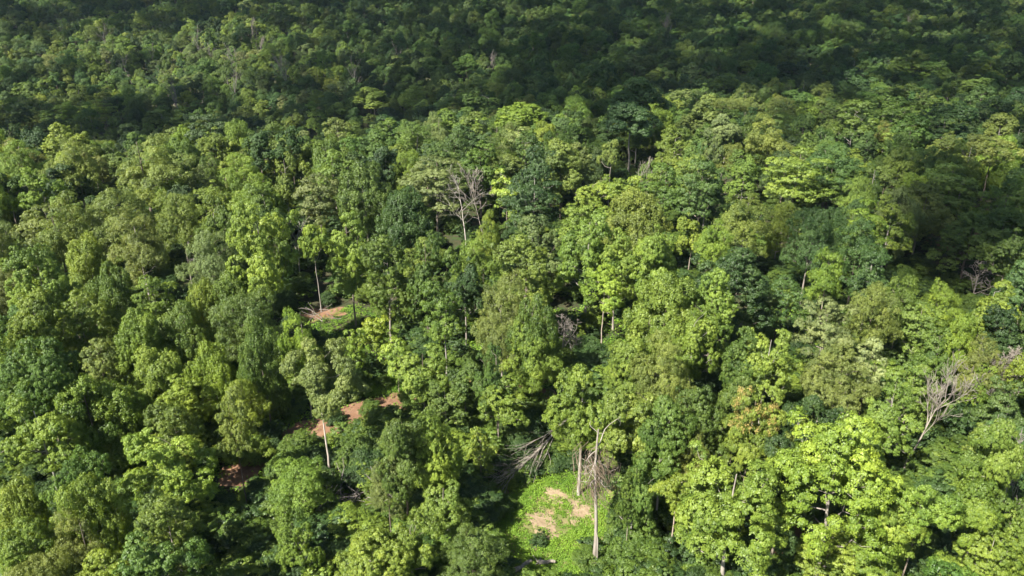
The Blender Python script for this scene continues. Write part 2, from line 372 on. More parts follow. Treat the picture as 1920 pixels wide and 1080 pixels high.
# crowns seen in the photograph: centre column, top row, width in picture units, tone, kind, height in metres
HAND = '''
35,192,60,D,T,15;110,193,85,L,R,13;175,188,80,Y,P,13;95,225,70,M,R,13;225,208,85,M,R,13;150,224,75,L,R,13;300,203,85,M,R,13;60,240,75,D,R,13;345,230,65,Y,R,12
410,238,85,L,R,13;480,238,75,D,R,13;540,238,65,D,T,14;592,204,55,L,R,12;625,193,55,L,R,12;500,218,65,M,R,12;30,265,90,L,F,13;130,263,120,O,F,14;260,252,180,O,F,16
372,308,70,G,P,11;450,288,95,Y,F,12;530,288,85,L,R,13;622,283,85,L,P,13;592,328,90,G,P,12;110,305,90,D,R,11;335,348,65,D,R,11
90,368,145,O,F,15;210,348,165,O,F,15;330,362,95,O,F,13;395,374,85,M,R,13;55,458,130,L,R,14;150,440,90,L,V,12;250,400,135,O,F,14;470,377,150,L,R,19;385,434,115,G,F,13
200,500,105,M,V,12;50,545,125,L,R,13;140,548,95,L,P,11;60,640,140,M,R,13;180,640,80,O,P,9;280,520,75,L,P,11;370,528,85,L,V,11;440,508,105,M,V,12;250,590,115,L,V,11
330,568,115,M,V,11;480,598,95,M,V,12;585,420,50,Y,T,12;650,403,100,L,R,15;290,650,120,L,V,10;390,648,105,Y,V,10;560,574,90,Y,F,12
720,440,125,M,R,14;795,438,120,M,R,14;870,482,75,D,R,11;985,438,145,L,R,14;905,398,65,L,F,12;1010,404,95,G,R,13;1105,400,115,L,R,15;1232,420,120,Y,R,15;1160,432,90,L,R,13
1255,520,140,L,V,13;832,530,115,M,T,13;940,518,125,O,F,14;1000,612,115,L,F,10;930,650,100,B,R,11;700,602,85,Y,S,6;742,642,70,Y,S,6;795,650,115,L,R,9;870,684,95,M,R,8;660,622,65,Y,S,6
1095,678,140,L,R,13;1185,640,95,L,R,10;1250,628,125,O,F,12;1000,560,90,M,V,12
1400,368,135,O,F,13;1340,418,95,L,F,11;1300,400,65,Y,R,10;1380,468,155,D,R,14;1530,388,105,B,F,14;1620,408,115,B,F,13;1470,520,90,B,P,10;1345,505,105,L,R,14;1310,580,90,L,R,12
1560,468,85,L,F,11;1640,480,105,D,R,12;1680,368,85,L,R,12;1740,340,115,O,R,14;1560,558,115,G,P,11;1452,618,115,L,R,12;1400,618,85,M,R,11;1545,640,115,O,F,10;1645,540,95,O,F,11
1700,520,85,M,F,11;1780,530,75,Y,F,9;1730,570,85,L,P,9;1640,640,65,C,T,10;1580,655,135,O,F,10;1390,700,115,M,R,11;1770,620,95,M,R,10;1812,590,75,Y,V,9;1870,530,95,Y,R,11
1890,572,85,D,R,10;1860,640,105,O,F,9;1720,680,95,L,P,9;1850,680,65,Y,F,7;1890,385,105,M,R,12;1830,400,115,M,R,12;1900,330,105,M,R,13
1360,138,85,L,R,13;1420,113,75,L,R,13;1492,113,115,D,R,14;1590,128,125,D,R,15;1700,103,80,L,R,13;1760,113,75,M,R,13;1860,113,95,L,R,13;1825,140,150,M,R,15;1700,158,105,M,R,14;1300,168,95,G,R,13
1370,183,85,O,F,12;1462,183,95,O,F,13;1450,213,115,O,F,15;1520,190,55,Y,T,12;1610,188,95,M,T,15;1680,180,105,M,R,14;1780,190,125,D,R,15;1560,270,125,B,F,14;1500,280,135,L,P,14
1562,300,115,M,R,12;1640,310,75,B,F,12;1720,330,85,Y,V,11;1790,308,105,M,P,13;1870,250,95,O,T,13;1820,268,95,M,F,12
700,163,95,L,R,13;780,163,105,L,F,13;730,200,75,D,R,12;850,168,85,L,R,13;850,195,65,O,R,11;910,173,95,M,R,13;980,194,110,Y,R,13;890,220,85,Y,P,11;972,238,85,C,P,11;870,235,95,D,R,12
1060,200,75,B,R,13;1055,264,105,O,R,15;1270,238,95,L,R,14;900,270,95,M,R,13;815,296,140,G,P,13;950,318,75,Y,S,10;670,288,85,D,R,13;720,273,75,D,R,13;760,284,65,Y,F,12;660,224,75,M,F,12
1120,328,115,L,R,13;1190,330,55,Y,S,8;1000,268,125,D,R,15;1250,310,85,M,R,12
55,745,150,L,R,11;150,708,165,L,V,10;225,738,90,L,V,8;302,806,155,Y,R,10;130,850,125,M,R,11;20,900,90,L,V,10;150,898,135,L,V,10;40,980,110,L,R,9;140,968,140,O,F,9;188,1034,110,Y,P,7
300,925,150,L,R,9;290,1000,180,M,R,9;335,700,110,Y,P,9;60,1050,130,O,F,8;448,705,90,Y,F,8;560,872,120,L,F,6;545,958,90,L,R,7
750,763,125,M,R,12;812,774,100,Y,R,11;722,860,100,G,F,8;832,905,115,L,R,7;765,968,125,L,R,8;885,1000,140,M,F,7;690,1012,150,Y,R,8;900,800,60,L,S,6;815,722,60,L,S,3;830,718,90,M,R,7
1205,720,155,L,R,12;1250,758,125,M,R,12;1195,862,120,M,R,9;1185,775,70,Y,S,5
1590,783,235,Y,R,15;1485,830,125,D,R,12;1390,868,240,L,R,12;1325,730,115,M,R,11;1300,820,95,O,F,9;1540,740,105,D,R,11;1680,718,115,L,R,11;1865,800,100,L,R,8.5
1900,800,95,B,R,10;1650,1000,130,L,P,6;1560,1008,130,Y,P,5;1865,1000,110,Y,P,7
'''
def place_crown(u, vtop, wpx, tone, kind, h):
    g_ = ground_at(u, vtop, h); d = np.dot(np.array([g_[0], g_[1], g_[2] + h * .7]) - CAM, [0, cp, -sp])
    wd = wpx * d / FPX
    wd = min(max(wd, .42 * h if kind != 'S' else .3 * h), 1.15 * h)
    return add_tree(kind, g_, h, wd, tone)
for item in HAND.replace('\n', ';').split(';'):
    if not item.strip(): continue
    a = item.split(','); place_crown(float(a[0]), float(a[1]), float(a[2]), a[3], a[4], float(a[5]))
def place_base(ub, vb, vtop, wpx, tone, kind, name=None, bark=None, variant=None):
    g_ = ground_at(ub, vb); d = np.dot(g_ - CAM, [0, cp, -sp]); h = 3.0
    while project((g_[0], g_[1], g_[2] + h))[1] > vtop: h += .1
    return add_tree(kind, g_, h, wpx * d / FPX, tone, variant=variant, bark=bark)
place_base(620, 890, 640, 150, 'G', 'U', bark=(.55, .48, .40))       # twin pale trunks beside the track
place_base(466, 955, 730, 80, 'O', 'T', bark=(.20, .15, .12))
place_base(1126, 668, 500, 95, 'Y', 'T', bark=(.50, .42, .34))
place_base(1178, 332, 150, 165, 'D', 'U', bark=(.36, .32, .27))
place_base(1350, 345, 212, 85, 'G', 'U', bark=(.55, .50, .44))
place_base(935, 860, 705, 105, 'L', 'T')
place_base(1803, 1078, 780, 150, 'L', 'U', bark=(.45, .38, .32))
place_base(1255, 1062, 880, 110, 'L', 'T', bark=(.45, .36, .28))
place_base(1172, 1062, 880, 62, 'M', 'T', bark=(.4, .33, .26))
for a in ((1140, 388, 262, 50, 'O'), (1212, 402, 300, 45, 'M'), (1245, 398, 285, 55, 'L'), (1290, 400, 270, 60, 'M'), (1325, 396, 255, 55, 'G')):
    place_base(*a, 'T', bark=(.42, .37, .32))
for a in ((1740, 900, 135, 'L', 'T', 10.5), (1688, 935, 115, 'Y', 'T', 9), (1850, 905, 115, 'L', 'U', 10), (1910, 935, 120, 'L', 'R', 9)):
    place_crown(*a)
N_HAND = len(TREES)

# places that the photograph leaves open to view: ground points that fill-in trees must not hide
KEEP = [(u, v, 18) for u, v in ((480, 868), (592, 806), (640, 792), (730, 757), (755, 752))] + [(605, 590, 28), (1000, 930, 50), (1040, 960, 70), (1000, 1020, 80), (1090, 990, 70), (1110, 860, 60), (970, 890, 60), (1110, 1050, 60), (1060, 830, 50), (720, 730, 40), (690, 600, 40), (680, 660, 30), (725, 690, 30),
        (860, 400, 50), (1515, 480, 40), (1750, 775, 45), (1125, 620, 25), (1180, 300, 25), (1820, 520, 40), (615, 840, 25), (460, 920, 20), (1800, 1010, 25), (1850, 950, 25), (1700, 860, 25), (1420, 770, 60), (700, 940, 40), (1250, 1000, 25), (1870, 700, 40)]
def covers(x, y, z, h, wd):
    u0, v0, d = project((x, y, z + h)); _, v1, _ = project((x, y, z + .3 * h)); hw = wd * FPX / d / 2
    return any(abs(k[0] - u0) < hw + k[2] * .6 and v0 - k[2] * .6 < k[1] < v1 + 4 and project_dist(k) > d - 2 for k in KEEP)
_kd = {}
def project_dist(k):
    if k not in _kd:
        g_ = ground_at(k[0], k[1]); _kd[k] = np.dot(g_ - CAM, [0, cp, -sp])
    return _kd[k]
def region_tone(u, v):  # darker tones on the right hold some cloud shade as well as species
    r = rnd.random()
    if u > 1300: ch = 'MMLLDOBBGY' if v > 250 else 'MMDDMLBMOD'
    elif u < 700: ch = 'LLLOOYMMDG' if v > 250 else 'LMMDLYOMMG'
    else: ch = 'LLMMDOYGLM'
    return ch[int(r * 10)]
def region_kind():
    return 'RRRRTPPVVFFR'[rnd.randrange(12)]
# fill between them
fill = 0
for tries in range(9000):
    if len(TREES) >= 322: break
    y = rnd.uniform(36, 168); x = rnd.uniform(-.78, .78) * y
    h = rnd.uniform(9.5, 14); wd = h * rnd.uniform(.5, .72)
    if y < 62: h *= .75; wd *= .85
    z = float(T(x, y))
    if any((t['x'] - x) ** 2 + (t['y'] - y) ** 2 < (.40 * (t['w'] + wd)) ** 2 for t in TREES): continue
    if covers(x, y, z, h, wd): continue
    u, v, _ = project((x, y, z + h))
    if not (-60 < u < 1980 and v < 1130): continue
    k = region_kind(); add_tree(k, (x, y, z), h, wd, region_tone(u, v))
N_FILL = len(TREES) - N_HAND

# ------------------------------------------------------------------ scattered masses (stuff)
def scatter(name, pts, idx, rot, scl, tint, layers, bark=None):
    me = bpy.data.meshes.new(name); me.vertices.add(len(pts)); me.vertices.foreach_set('co', np.asarray(pts, np.float32).ravel())
    a = me.attributes.new('idx', 'INT', 'POINT'); a.data.foreach_set('value', np.asarray(idx, np.int32))
    for nme, arr in (('rot', rot), ('scl', scl), ('tint', tint), ('bark', bark if bark is not None else np.full((len(pts), 3), .2))):
        a = me.attributes.new(nme, 'FLOAT_VECTOR', 'POINT'); a.data.foreach_set('vector', np.asarray(arr, np.float32).ravel())
    me.update(); o = obj(name, me)
    ng = bpy.data.node_groups.new(name, 'GeometryNodeTree')
    ng.interface.new_socket('Geometry', in_out='INPUT', socket_type='NodeSocketGeometry'); ng.interface.new_socket('Geometry', in_out='OUTPUT', socket_type='NodeSocketGeometry')
    N, L = ng.nodes, ng.links; gi = N.new('NodeGroupInput'); go = N.new('NodeGroupOutput'); jn = N.new('GeometryNodeJoinGeometry')
    def na(n, t):
        q = N.new('GeometryNodeInputNamedAttribute'); q.data_type = t; q.inputs['Name'].default_value = n
        return next(s for s in q.outputs if s.enabled and s.name == 'Attribute')
    for li, meshes in enumerate(layers):
        c = bpy.data.collections.new(f'{name}_kinds')
        for k, m in enumerate(meshes): c.objects.link(bpy.data.objects.new(f'{name}_{li}_{k:02d}', m))
        ci = N.new('GeometryNodeCollectionInfo'); ci.inputs['Collection'].default_value = c; ci.inputs['Separate Children'].default_value = True; ci.inputs['Reset Children'].default_value = True
        ip = N.new('GeometryNodeInstanceOnPoints'); ip.inputs['Pick Instance'].default_value = True
        L.new(gi.outputs[0], ip.inputs['Points']); L.new(ci.outputs[0], ip.inputs['Instance']); L.new(na('idx', 'INT'), ip.inputs['Instance Index'])
        L.new(na('rot', 'FLOAT_VECTOR'), ip.inputs['Rotation']); L.new(na('scl', 'FLOAT_VECTOR'), ip.inputs['Scale']); L.new(ip.outputs[0], jn.inputs[0])
    L.new(jn.outputs[0], go.inputs[0])
    md = o.modifiers.new('scatter', 'NODES'); md.node_group = ng
    return o
rg = np.random.default_rng(77)
# far wood: everything past the single trees
grid = {}
def too_near(x, y, r):
    i, j = int(x // 8), int(y // 8)
    return any((a - x) ** 2 + (b - y) ** 2 < ((r + c) * .5) ** 2 for p in (-1, 0, 1) for q in (-1, 0, 1) for a, b, c in grid.get((i + p, j + q), ()))
def put(x, y, r): grid.setdefault((int(x // 8), int(y // 8)), []).append((x, y, r))
for t in TREES: put(t['x'], t['y'], t['w'] * .8)
P, I, Ro, Sc, Ti, Ba = [], [], [], [], [], []
allp = [p for k in 'RTPVF' for p in PROTO[k]]; wts = [i for i, p in enumerate(allp) for _ in range({'R': 8, 'T': 1, 'P': 0, 'V': 3, 'F': 4}[p['kind']])]
for tries in range(52000):
    y = math.sqrt(rnd.uniform(30 ** 2, 590 ** 2)); x = rnd.uniform(-.86, .86) * y
    lo = 120 if abs(x) < .70 * y else 30
    if y < lo + rnd.uniform(0, 25): continue
    wd = rnd.choice((6.0, 7.0, 8.0, 9.0, 10.5)); h = wd * rnd.uniform(1.1, 1.5); h = min(max(h, 10), 15.5)
    if too_near(x, y, wd * .70): continue
    if y < 172 and covers(x, y, float(T(x, y)), h, wd): continue
    put(x, y, wd * .70)
    k = rnd.choice(wts); pr = allp[k]; u, v, _ = project((x, y, T(x, y) + h))
    tn = ('MMDLMBMDOM' if u > 700 else 'MLLOLDMGMM')[rnd.randrange(10)] if y < 230 else ('MMDMBBMDMB' if u > 640 else 'MLBGMLDBML')[rnd.randrange(10)]  # shade put into far leaf colour: cooler, darker tones, lighter on the sunlit left
    c = np.array(TONE[tn]) * rnd.uniform(.8, 1.2) * np.array([rnd.uniform(.85, 1.15), 1, rnd.uniform(.85, 1.15)])
    P.append((x, y, float(T(x, y)))); I.append(k); Ro.append((0, 0, rnd.uniform(0, 6.28))); s = wd / (2 * pr['R']); Sc.append((s, s, h / pr['H'])); Ti.append(c); Ba.append(rnd.choice(BARKS))
o = scatter('forest', P, I, Ro, Sc, Ti, [[p['crown'] for p in allp], [p['trunk'] for p in allp], [p['limbs'] for p in allp]], Ba)
tag(o, 'far wood of mixed green crowns covering the hillside behind', 'forest', kind='stuff')
print('trees', N_HAND, N_FILL, 'forest', len(P))

track_xy = np.array([ground_at(*p)[:2] for p in TRACK]); _q = []
for a, b in zip(track_xy[:-1], track_xy[1:]): _q += [a + (b - a) * f for f in np.linspace(0, 1, 8, endpoint=False)]
track_xy = np.array(_q)
def in_open(x, y, m=0.0):
    if np.min((track_xy[:, 0] - x) ** 2 + (track_xy[:, 1] - y) ** 2) < (2.0 + m) ** 2: return True
    return any((c[0] - x) ** 2 + (c[1] - y) ** 2 < (r + m) ** 2 for c, r in PATCHES)
def poly_in(poly, x, y):
    r = False
    for (x1, y1), (x2, y2) in zip(poly, poly[1:] + poly[:1]):
        if (y1 > y) != (y2 > y) and x < (x2 - x1) * (y - y1) / (y2 - y1) + x1: r = not r
    return r
OPEN = [[tuple(ground_at(*p)[:2]) for p in pl] for pl in (
    [(940, 940), (985, 905), (1090, 885), (1135, 915), (1150, 985), (1165, 1079), (1165, 1150), (905, 1150), (915, 1010)],
    [(675, 745), (690, 715), (740, 705), (785, 718), (785, 742), (720, 752)],
    [(640, 745), (600, 700), (595, 640), (585, 580), (720, 580), (765, 640), (795, 700), (680, 712)])]
# undergrowth: leafy bushes under the canopy
P, I, Ro, Sc, Ti = [], [], [], [], []
small = PROTO['S'] + [PROTO['V'][0], PROTO['V'][2], PROTO['R'][1]]
for tries in range(6500):
    y = rnd.uniform(30, 172) if tries % 3 else rnd.uniform(34, 75); x = rnd.uniform(-.9, .9) * y
    if (in_open(x, y, .5) and rnd.random() > .12) or (any(poly_in(pl, x, y) for pl in OPEN) and rnd.random() > .16): continue
    k = rnd.randrange(len(small)); pr = small[k]; h = rnd.uniform(1.2, 3.6); wd = h * rnd.uniform(.9, 1.5)
    if y < 90 and covers(x, y, float(T(x, y)), h * .6, wd * .8): h *= .5; wd *= .6
    c = np.array(TONE['MMMDLDMD'[rnd.randrange(8)]]) * rnd.uniform(.75, 1.15)  # mostly dark leaf tones, so the shaded gaps are deepened by colour
    P.append((x, y, float(T(x, y)) - .15 * h)); I.append(k); Ro.append((0, 0, rnd.uniform(0, 6.28))); s = wd / (2 * pr['R']); Sc.append((s, s, h / pr['H'])); Ti.append(c)
o = scatter('undergrowth', P, I, Ro, Sc, Ti, [[p['crown'] for p in small]])
tag(o, 'dense leafy undergrowth filling the gaps below the trees', 'undergrowth', kind='stuff')
# low herbs in the clearings
rh = np.random.default_rng(8); C = []
def sand(x, y):                                   # herbs thin out unevenly over the sandy patches
    q = min(math.hypot(c[0] - x, c[1] - y) / r for c, r in PATCHES)
    if np.min((track_xy[:, 0] - x) ** 2 + (track_xy[:, 1] - y) ** 2) < 1.6 ** 2: return rh.random() < .22
    return rh.random() < np.clip((q + .35 * math.sin(x * 2.3 + math.sin(y * 1.7)) * math.cos(y * 2.6) - .42) * 1.5, .06, 1)
for pl, dens in zip(OPEN, (46, 40, 14)):
    a = np.array(pl); lo, hi = a.min(0), a.max(0); n = int((hi - lo).prod() * dens)
    pts = rh.uniform(lo, hi, (n, 2))
    C += [p for p in pts if poly_in(pl, p[0], p[1]) and sand(p[0], p[1])]
_w = []
for _ in range(13000):
    y = rh.uniform(35, 88); x = rh.uniform(-.76, .76) * y
    if (not in_open(x, y, -.2) or rh.random() < .10 * (1 + math.sin(x * .9))) and not any(poly_in(pl, x, y) for pl in OPEN): _w.append((x, y))
NB = len(C); C = np.array(C + _w); n = 16; i = np.repeat(np.arange(len(C)), n); m = len(i)
patchy = .5 + .25 * np.sin(C[:, 0] * 1.1 + .8 * np.sin(C[:, 1] * .9)) * np.cos(C[:, 1] * 1.3) + rh.normal(0, .12, len(C))
hh = (.08 + .5 * np.clip(patchy, 0, 1) ** 1.5) * rh.uniform(.5, 1.4, len(C))
xy = C[i] + rh.normal(0, 1, (m, 2)) * np.where(i < NB, .11, .34)[:, None]; zz = T(xy[:, 0], xy[:, 1]) + hh[i] * rh.uniform(.35, 1, m)
Nn = np.c_[rh.normal(0, .4, (m, 2)), np.ones(m)]; A = np.c_[rh.normal(0, 1, (m, 2)), rh.normal(-.1, .3, m)]; Ln = rh.uniform(.055, .13, m) * np.where(i < NB, 1, 2.4)
V, F, var = leaves(rh, np.c_[xy, zz], Nn, A, Ln, Ln * .7, np.clip(patchy[i] + rh.normal(0, .15, m), 0, 1))
o = obj('ground_cover', mesh_np('ground_cover', V, F, M_HERB, False, var), None, (.158, .270, .034))
tag(o, 'bright green low herbs carpeting the clearing and banks', 'ground cover', kind='stuff')

# ------------------------------------------------------------------ dead wood
def branch_lines(rng, p0, d0, length, r0, level, spread=.55, up=.1, kids=5, out=None, rmin=.018, start=.3, wig=.10):
    if out is None: out = []
    n = 6; P = [np.array(p0, float)]; d = unit(np.array(d0, float))
    for k in range(n):
        d = unit(d + rng.normal(0, wig, 3) + np.array([0, 0, up * .3])); P.append(P[-1] + d * length / n)
    P = np.array(P); r = np.linspace(r0, max(rmin, r0 * .3), n + 1); out.append((P, r, level))
    if level > 0:
        for j in range(kids):
            f = start + (1 - start) * (j + rng.random()) / kids; k = min(int(f * n), n - 1)
            q = P[k] + (P[k + 1] - P[k]) * (f * n - k); t = unit(P[k + 1] - P[k])
            s = unit(np.cross(t, rng.normal(size=3))); dd = unit(t * (1 - spread) + s * spread + np.array([0, 0, up]))
            branch_lines(rng, q, dd, length * rng.uniform(.38, .62) * (1.25 - .6 * f), max(rmin, r0 * .45 * (1.1 - .5 * f)), level - 1, spread, up, max(3, kids - 1), out, rmin, .2, wig * 1.2)
    return out
def dead_thing(name, rng, loc, direction, length, r0, mat, label, cat, group=None, levels=3, **kw):
    o = empty(name, tuple(loc)); ln = branch_lines(rng, (0, 0, -.2), direction, length, r0, levels, **kw)
    top = max(l for _, _, l in ln)
    tv, tf = tubes([(a, b) for a, b, l in ln if l == top], 8); t = obj('trunk', mesh_np('trunk', tv, tf, mat, True), o)
    bl = [(a, b) for a, b, l in ln if l == top - 1]
    if bl:
        bv, bf = tubes(bl, 5); b_ = obj('branches', mesh_np('branches', bv, bf, mat, True), o)
        tw = [(a, b) for a, b, l in ln if l < top - 1]
        if tw: qv, qf = tubes(tw, 3); obj('twigs', mesh_np('twigs', qv, qf, mat, True), b_)
    return tag(o, label, cat, group)
def dead_px(name, seed, ub, vb, vtop, r0, mat, label, lean=(0, 0), group=None, levels=3, **kw):
    g_ = ground_at(ub, vb); h = 2.0
    while project((g_[0], g_[1], g_[2] + h))[1] > vtop and h < 25: h += .1
    return dead_thing(name, np.random.default_rng(seed), g_, (lean[0], lean[1], 1), h, r0, mat, label, 'dead tree', group, levels, **kw)
dead_px('dead_tree', 1, 873, 470, 350, .10, M_PALE, 'white leafless dead tree with spreading branches in mid canopy', kids=6, spread=.55, start=.35, rmin=.014, levels=3)
dead_px('dead_tree', 2, 906, 465, 345, .07, M_SNAG, 'slender pale dead tree just right of the white spreading one', kids=6, spread=.35, start=.4, rmin=.025)
dead_px('dead_tree', 3, 1508, 528, 450, .12, M_DEAD, 'grey twiggy leafless tree standing among green crowns on the right slope', kids=9, spread=.25, up=.3, start=.1, rmin=.022)
dead_px('dead_tree', 4, 1690, 890, 735, .10, M_SNAG, 'leaning dead tree with a pale fan of twigs near the right edge', lean=(.3, .1), kids=8, spread=.3, up=.2, start=.5, rmin=.012)
dead_px('dead_tree', 5, 1845, 1040, 860, .13, M_DEAD, 'grey dead tree with fine twigs in the lower right corner', kids=9, spread=.4, start=.3, rmin=.018)
dead_px('dead_tree', 6, 1880, 790, 690, .10, M_SNAG, 'pale brushy dead treetop against the right edge', kids=10, spread=.35, start=.1, rmin=.02)
dead_px('dead_tree', 7, 1815, 575, 505, .14, M_DEAD, 'bleached broken dead tree in the gully on the right', lean=(.2, 0), kids=6, spread=.65, start=.3, rmin=.03)
dead_px('dead_tree', 8, 1590, 815, 735, .10, M_DEAD, 'bare stems standing behind the big bright yellow-green crown', kids=5, spread=.3, start=.3, rmin=.025)
dead_px('dead_tree', 9, 1650, 830, 760, .09, M_DEAD, 'thin bare branches in the dark gap beyond the bright crown', kids=7, spread=.4, start=.1, rmin=.025)
dead_px('dead_tree', 10, 395, 540, 485, .10, M_DEAD, 'dead grey branches under the flat grey-green crown', lean=(-.2, 0), kids=8, spread=.5, start=.1, rmin=.025)
dead_px('dead_tree', 11, 1045, 690, 605, .10, M_DEAD, 'dead drooping twigs beside a feathery crown above the clearing', lean=(.25, 0), kids=8, spread=.6, up=-.05, start=.3, rmin=.02)
dead_px('dead_tree', 12, 562, 545, 440, .07, M_SNAG, 'thin pale bare stem in the dark gap left of centre', kids=4, spread=.3, start=.5, rmin=.02)
dead_px('dead_tree', 13, 1898, 800, 672, .10, M_PALE, 'tallest grey twiggy crown rising at the right edge', kids=9, spread=.35, start=.3, rmin=.026)
dead_px('dead_tree', 14, 1855, 810, 698, .09, M_DEAD, 'dull grey bare crown just left of the pale brushy treetop', kids=9, spread=.38, start=.3, rmin=.026)
dead_px('dead_tree', 15, 1210, 410, 318, .08, M_SNAG, 'thin bare grey stem among the ridge trunks', kids=5, spread=.4, start=.4, rmin=.02)
far_dead = [(120, 72, 45), (370, 105, 68), (395, 130, 90), (440, 150, 98), (465, 88, 48), (310, 195, 150), (195, 95, 60), (240, 160, 118), (480, 110, 78), (540, 155, 120), (745, 165, 92), (660, 180, 128), (330, 205, 165), (920, 140, 112), (1245, 62, 40), (280, 120, 88), (1710, 60, 35), (430, 190, 140)]
for k, (u, vb, vt) in enumerate(far_dead):
    hd = 13.2 + 2.5 * math.sin(k * 2.3); g_ = ground_at(u, vt, hd)
    o = dead_thing('dead_tree', np.random.default_rng(40 + k), g_, (.12 * math.sin(k * 1.9), .1 * math.cos(k), 1), hd, .17, M_DEAD, 'x', 'dead tree', 'leafless dead trees on the far hill', 2, kids=5 + k % 5, spread=.24 + .06 * (k % 4), up=.2, start=.25 + .05 * (k % 5), rmin=.035)
    o['_far'] = (u, vt)
# the broken trunk in the clearing
g_ = ground_at(1112, 1070); rs = np.random.default_rng(3)
root = empty('broken_trunk', tuple(g_)); Hs = 12.4
z = np.linspace(-.3, Hs, 16); px = .12 * np.sin(z * .5) - .012 * z; py = .1 * np.sin(z * .37 + 1)
r = np.interp(z, [-.3, .5, 3, 9, Hs], [.27, .165, .125, .10, .05])
tv, tf = tubes([(np.c_[px, py, z], r)], 12); tr_ = obj('trunk', mesh_np('trunk', tv, tf, M_SNAG, True), root)
ln = []
for k in range(9):
    zz = rs.uniform(8.2, 11.2); a = rs.uniform(0, 6.28); branch_lines(rs, (np.interp(zz, z, px), np.interp(zz, z, py), zz), (math.cos(a), math.sin(a), rs.uniform(-.9, .35)), rs.uniform(1.2, 3.2), .045, 1, .6, -.05, 3, ln, .014, wig=.22)
bv, bf = tubes([(a, b) for a, b, l in ln], 5); obj('branches', mesh_np('branches', bv, bf, M_SNAG, True), root)
kv, kf = tubes([(np.array([[.2, -.05, .4], [.24, -.1, 1.4], [.2, -.08, 2.9], [.1, 0, 3.6]]), np.array([.09, .07, .06, .03]))], 6); obj('split_stem', mesh_np('split_stem', kv, kf, M_SNAG, True), root)
sv = []
for k in range(230):
    a = rs.uniform(0, 6.28); q = rs.uniform(.1, 1.5); zz = rs.uniform(7.4, 10.8)
    sv.append((np.array([[q * math.cos(a) - .15, q * math.sin(a), zz], [q * 1.2 * math.cos(a + .3) - .15, q * 1.2 * math.sin(a + .3), zz - .5], [q * 1.1 * math.cos(a + .5) - .15, q * math.sin(a + .5), zz - rs.uniform(.9, 1.8)]]) + rs.normal(0, .12, (3, 3)), np.array([.018, .014, .01])))
vv, vf = tubes(sv, 4); obj('dead_vines', mesh_np('dead_vines', vv, vf, noise_mat('dry_vine', (.12, .09, .065), (.25, .19, .13), 3), True), root)
tag(root, 'tall bare pale trunk with a tangle of dead vines standing in the clearing', 'dead tree')
# fallen tree
A0 = ground_at(1088, 800); B0 = ground_at(915, 935); dv = B0 - A0; ln_ = np.linalg.norm(dv)
ft = dead_thing('fallen_tree', np.random.default_rng(21), A0 + np.array([0, 0, 2.4]), tuple(dv + np.array([0, 0, -.3])), ln_ * .85, .12, M_SNAG, 'fallen dead tree with a fan of grey branches above the clearing', 'fallen tree', None, 2, kids=13, spread=.22, up=0.02, start=.2, rmin=.015, wig=.06)
for k, (u, v, lab, ln_m, n) in enumerate([(640, 955, 'heap of dead grey branches below the bend of the track', 3.2, 14), (735, 950, 'pale dead branches lying among bushes left of the clearing', 3.0, 8), (490, 712, 'tangle of grey dead branches above the upper bank of the track', 3.4, 14), (605, 605, 'fallen poles on the orange earth patch', 3.0, 5)]):
    rb = np.random.default_rng(60 + k); g_ = ground_at(u, v); root = empty('brush_pile', tuple(g_))
    for j in range(n):
        a = rb.uniform(0, 6.28); p = rb.normal(0, .7, 2); L_ = branch_lines(rb, (p[0] - math.cos(a), p[1] - math.sin(a), rb.uniform(.4, 1.3)), (math.cos(a), math.sin(a), rb.uniform(-.15, .3)), ln_m * rb.uniform(.6, 1.2), .05, 1, .4, .02, 4, None, .02)
        bv, bf = tubes([(c, d) for c, d, l in L_], 5); obj('branch', mesh_np('branch', bv, bf, M_DEAD, True), root)
    tag(root, lab, 'brush pile')
for u, v, u2, v2, rr, lab in [(960, 1082, 996, 1058, .17, 'weathered grey log lying at the bottom of the clearing'), (1010, 1064, 1040, 1062, .14, 'pale stump end with roots in the clearing grass')]:
    a, b = ground_at(u, v), ground_at(u2, v2); a[2] += .35; b[2] += .35
    P_ = np.array([a + (b - a) * f for f in np.linspace(0, 1, 7)]) - a; P_[:, 2] += .05 * np.sin(np.arange(7) * 1.7)
    tv, tf = tubes([(P_, np.linspace(rr * 1.3, rr * .8, 7))] + [(np.array([P_[0], P_[0] + rng0.normal(0, .45, 3) * np.array([1, 1, .4])]), np.array([rr * .5, .03])) for _ in range(4 if 'stump' in lab else 1)], 10)
    o = obj('log' if 'log' in lab else 'stump', mesh_np('log', tv, tf, M_SNAG, True)); o.location = a; tag(o, lab, 'log' if 'log' in lab else 'stump')
# tree with orange seed clusters
o = place_crown(1420, 735, 125, 'L', 'P', 12); TREES.pop(); o.name = 'seeding_tree'
tag(o, 'green tree topped with orange seed clusters', 'tree')
ro = np.random.default_rng(9); pr = next(p for p in PROTO['P'] if p['crown'] == [c for c in o.children if c.name.startswith('crown')][0].data)
n_ = len(pr['crown'].vertices); co = np.empty(n_ * 3, np.float32); pr['crown'].vertices.foreach_get('co', co); co = co.reshape(-1, 3)
topv = co[co[:, 2] > pr['H'] * .74]; cc = topv[ro.integers(0, len(topv), 60)] + np.array([0, 0, .25])
i = np.repeat(np.arange(60), 46); m = len(i); d = sph(ro, m) * ro.uniform(.1, .75, (m, 1)) * np.array([1, 1, .7])
V, F, var = leaves(ro, cc[i] + d, d + np.array([0, 0, .3]), ro.normal(size=(m, 3)), ro.uniform(.16, .3, m), ro.uniform(.1, .18, m), np.clip(ro.normal(.5, .2, m), 0, 1))
obj('seed_clusters', mesh_np('seed_clusters', V, F, M_HERB, False, var), o, (.33, .27, .085))

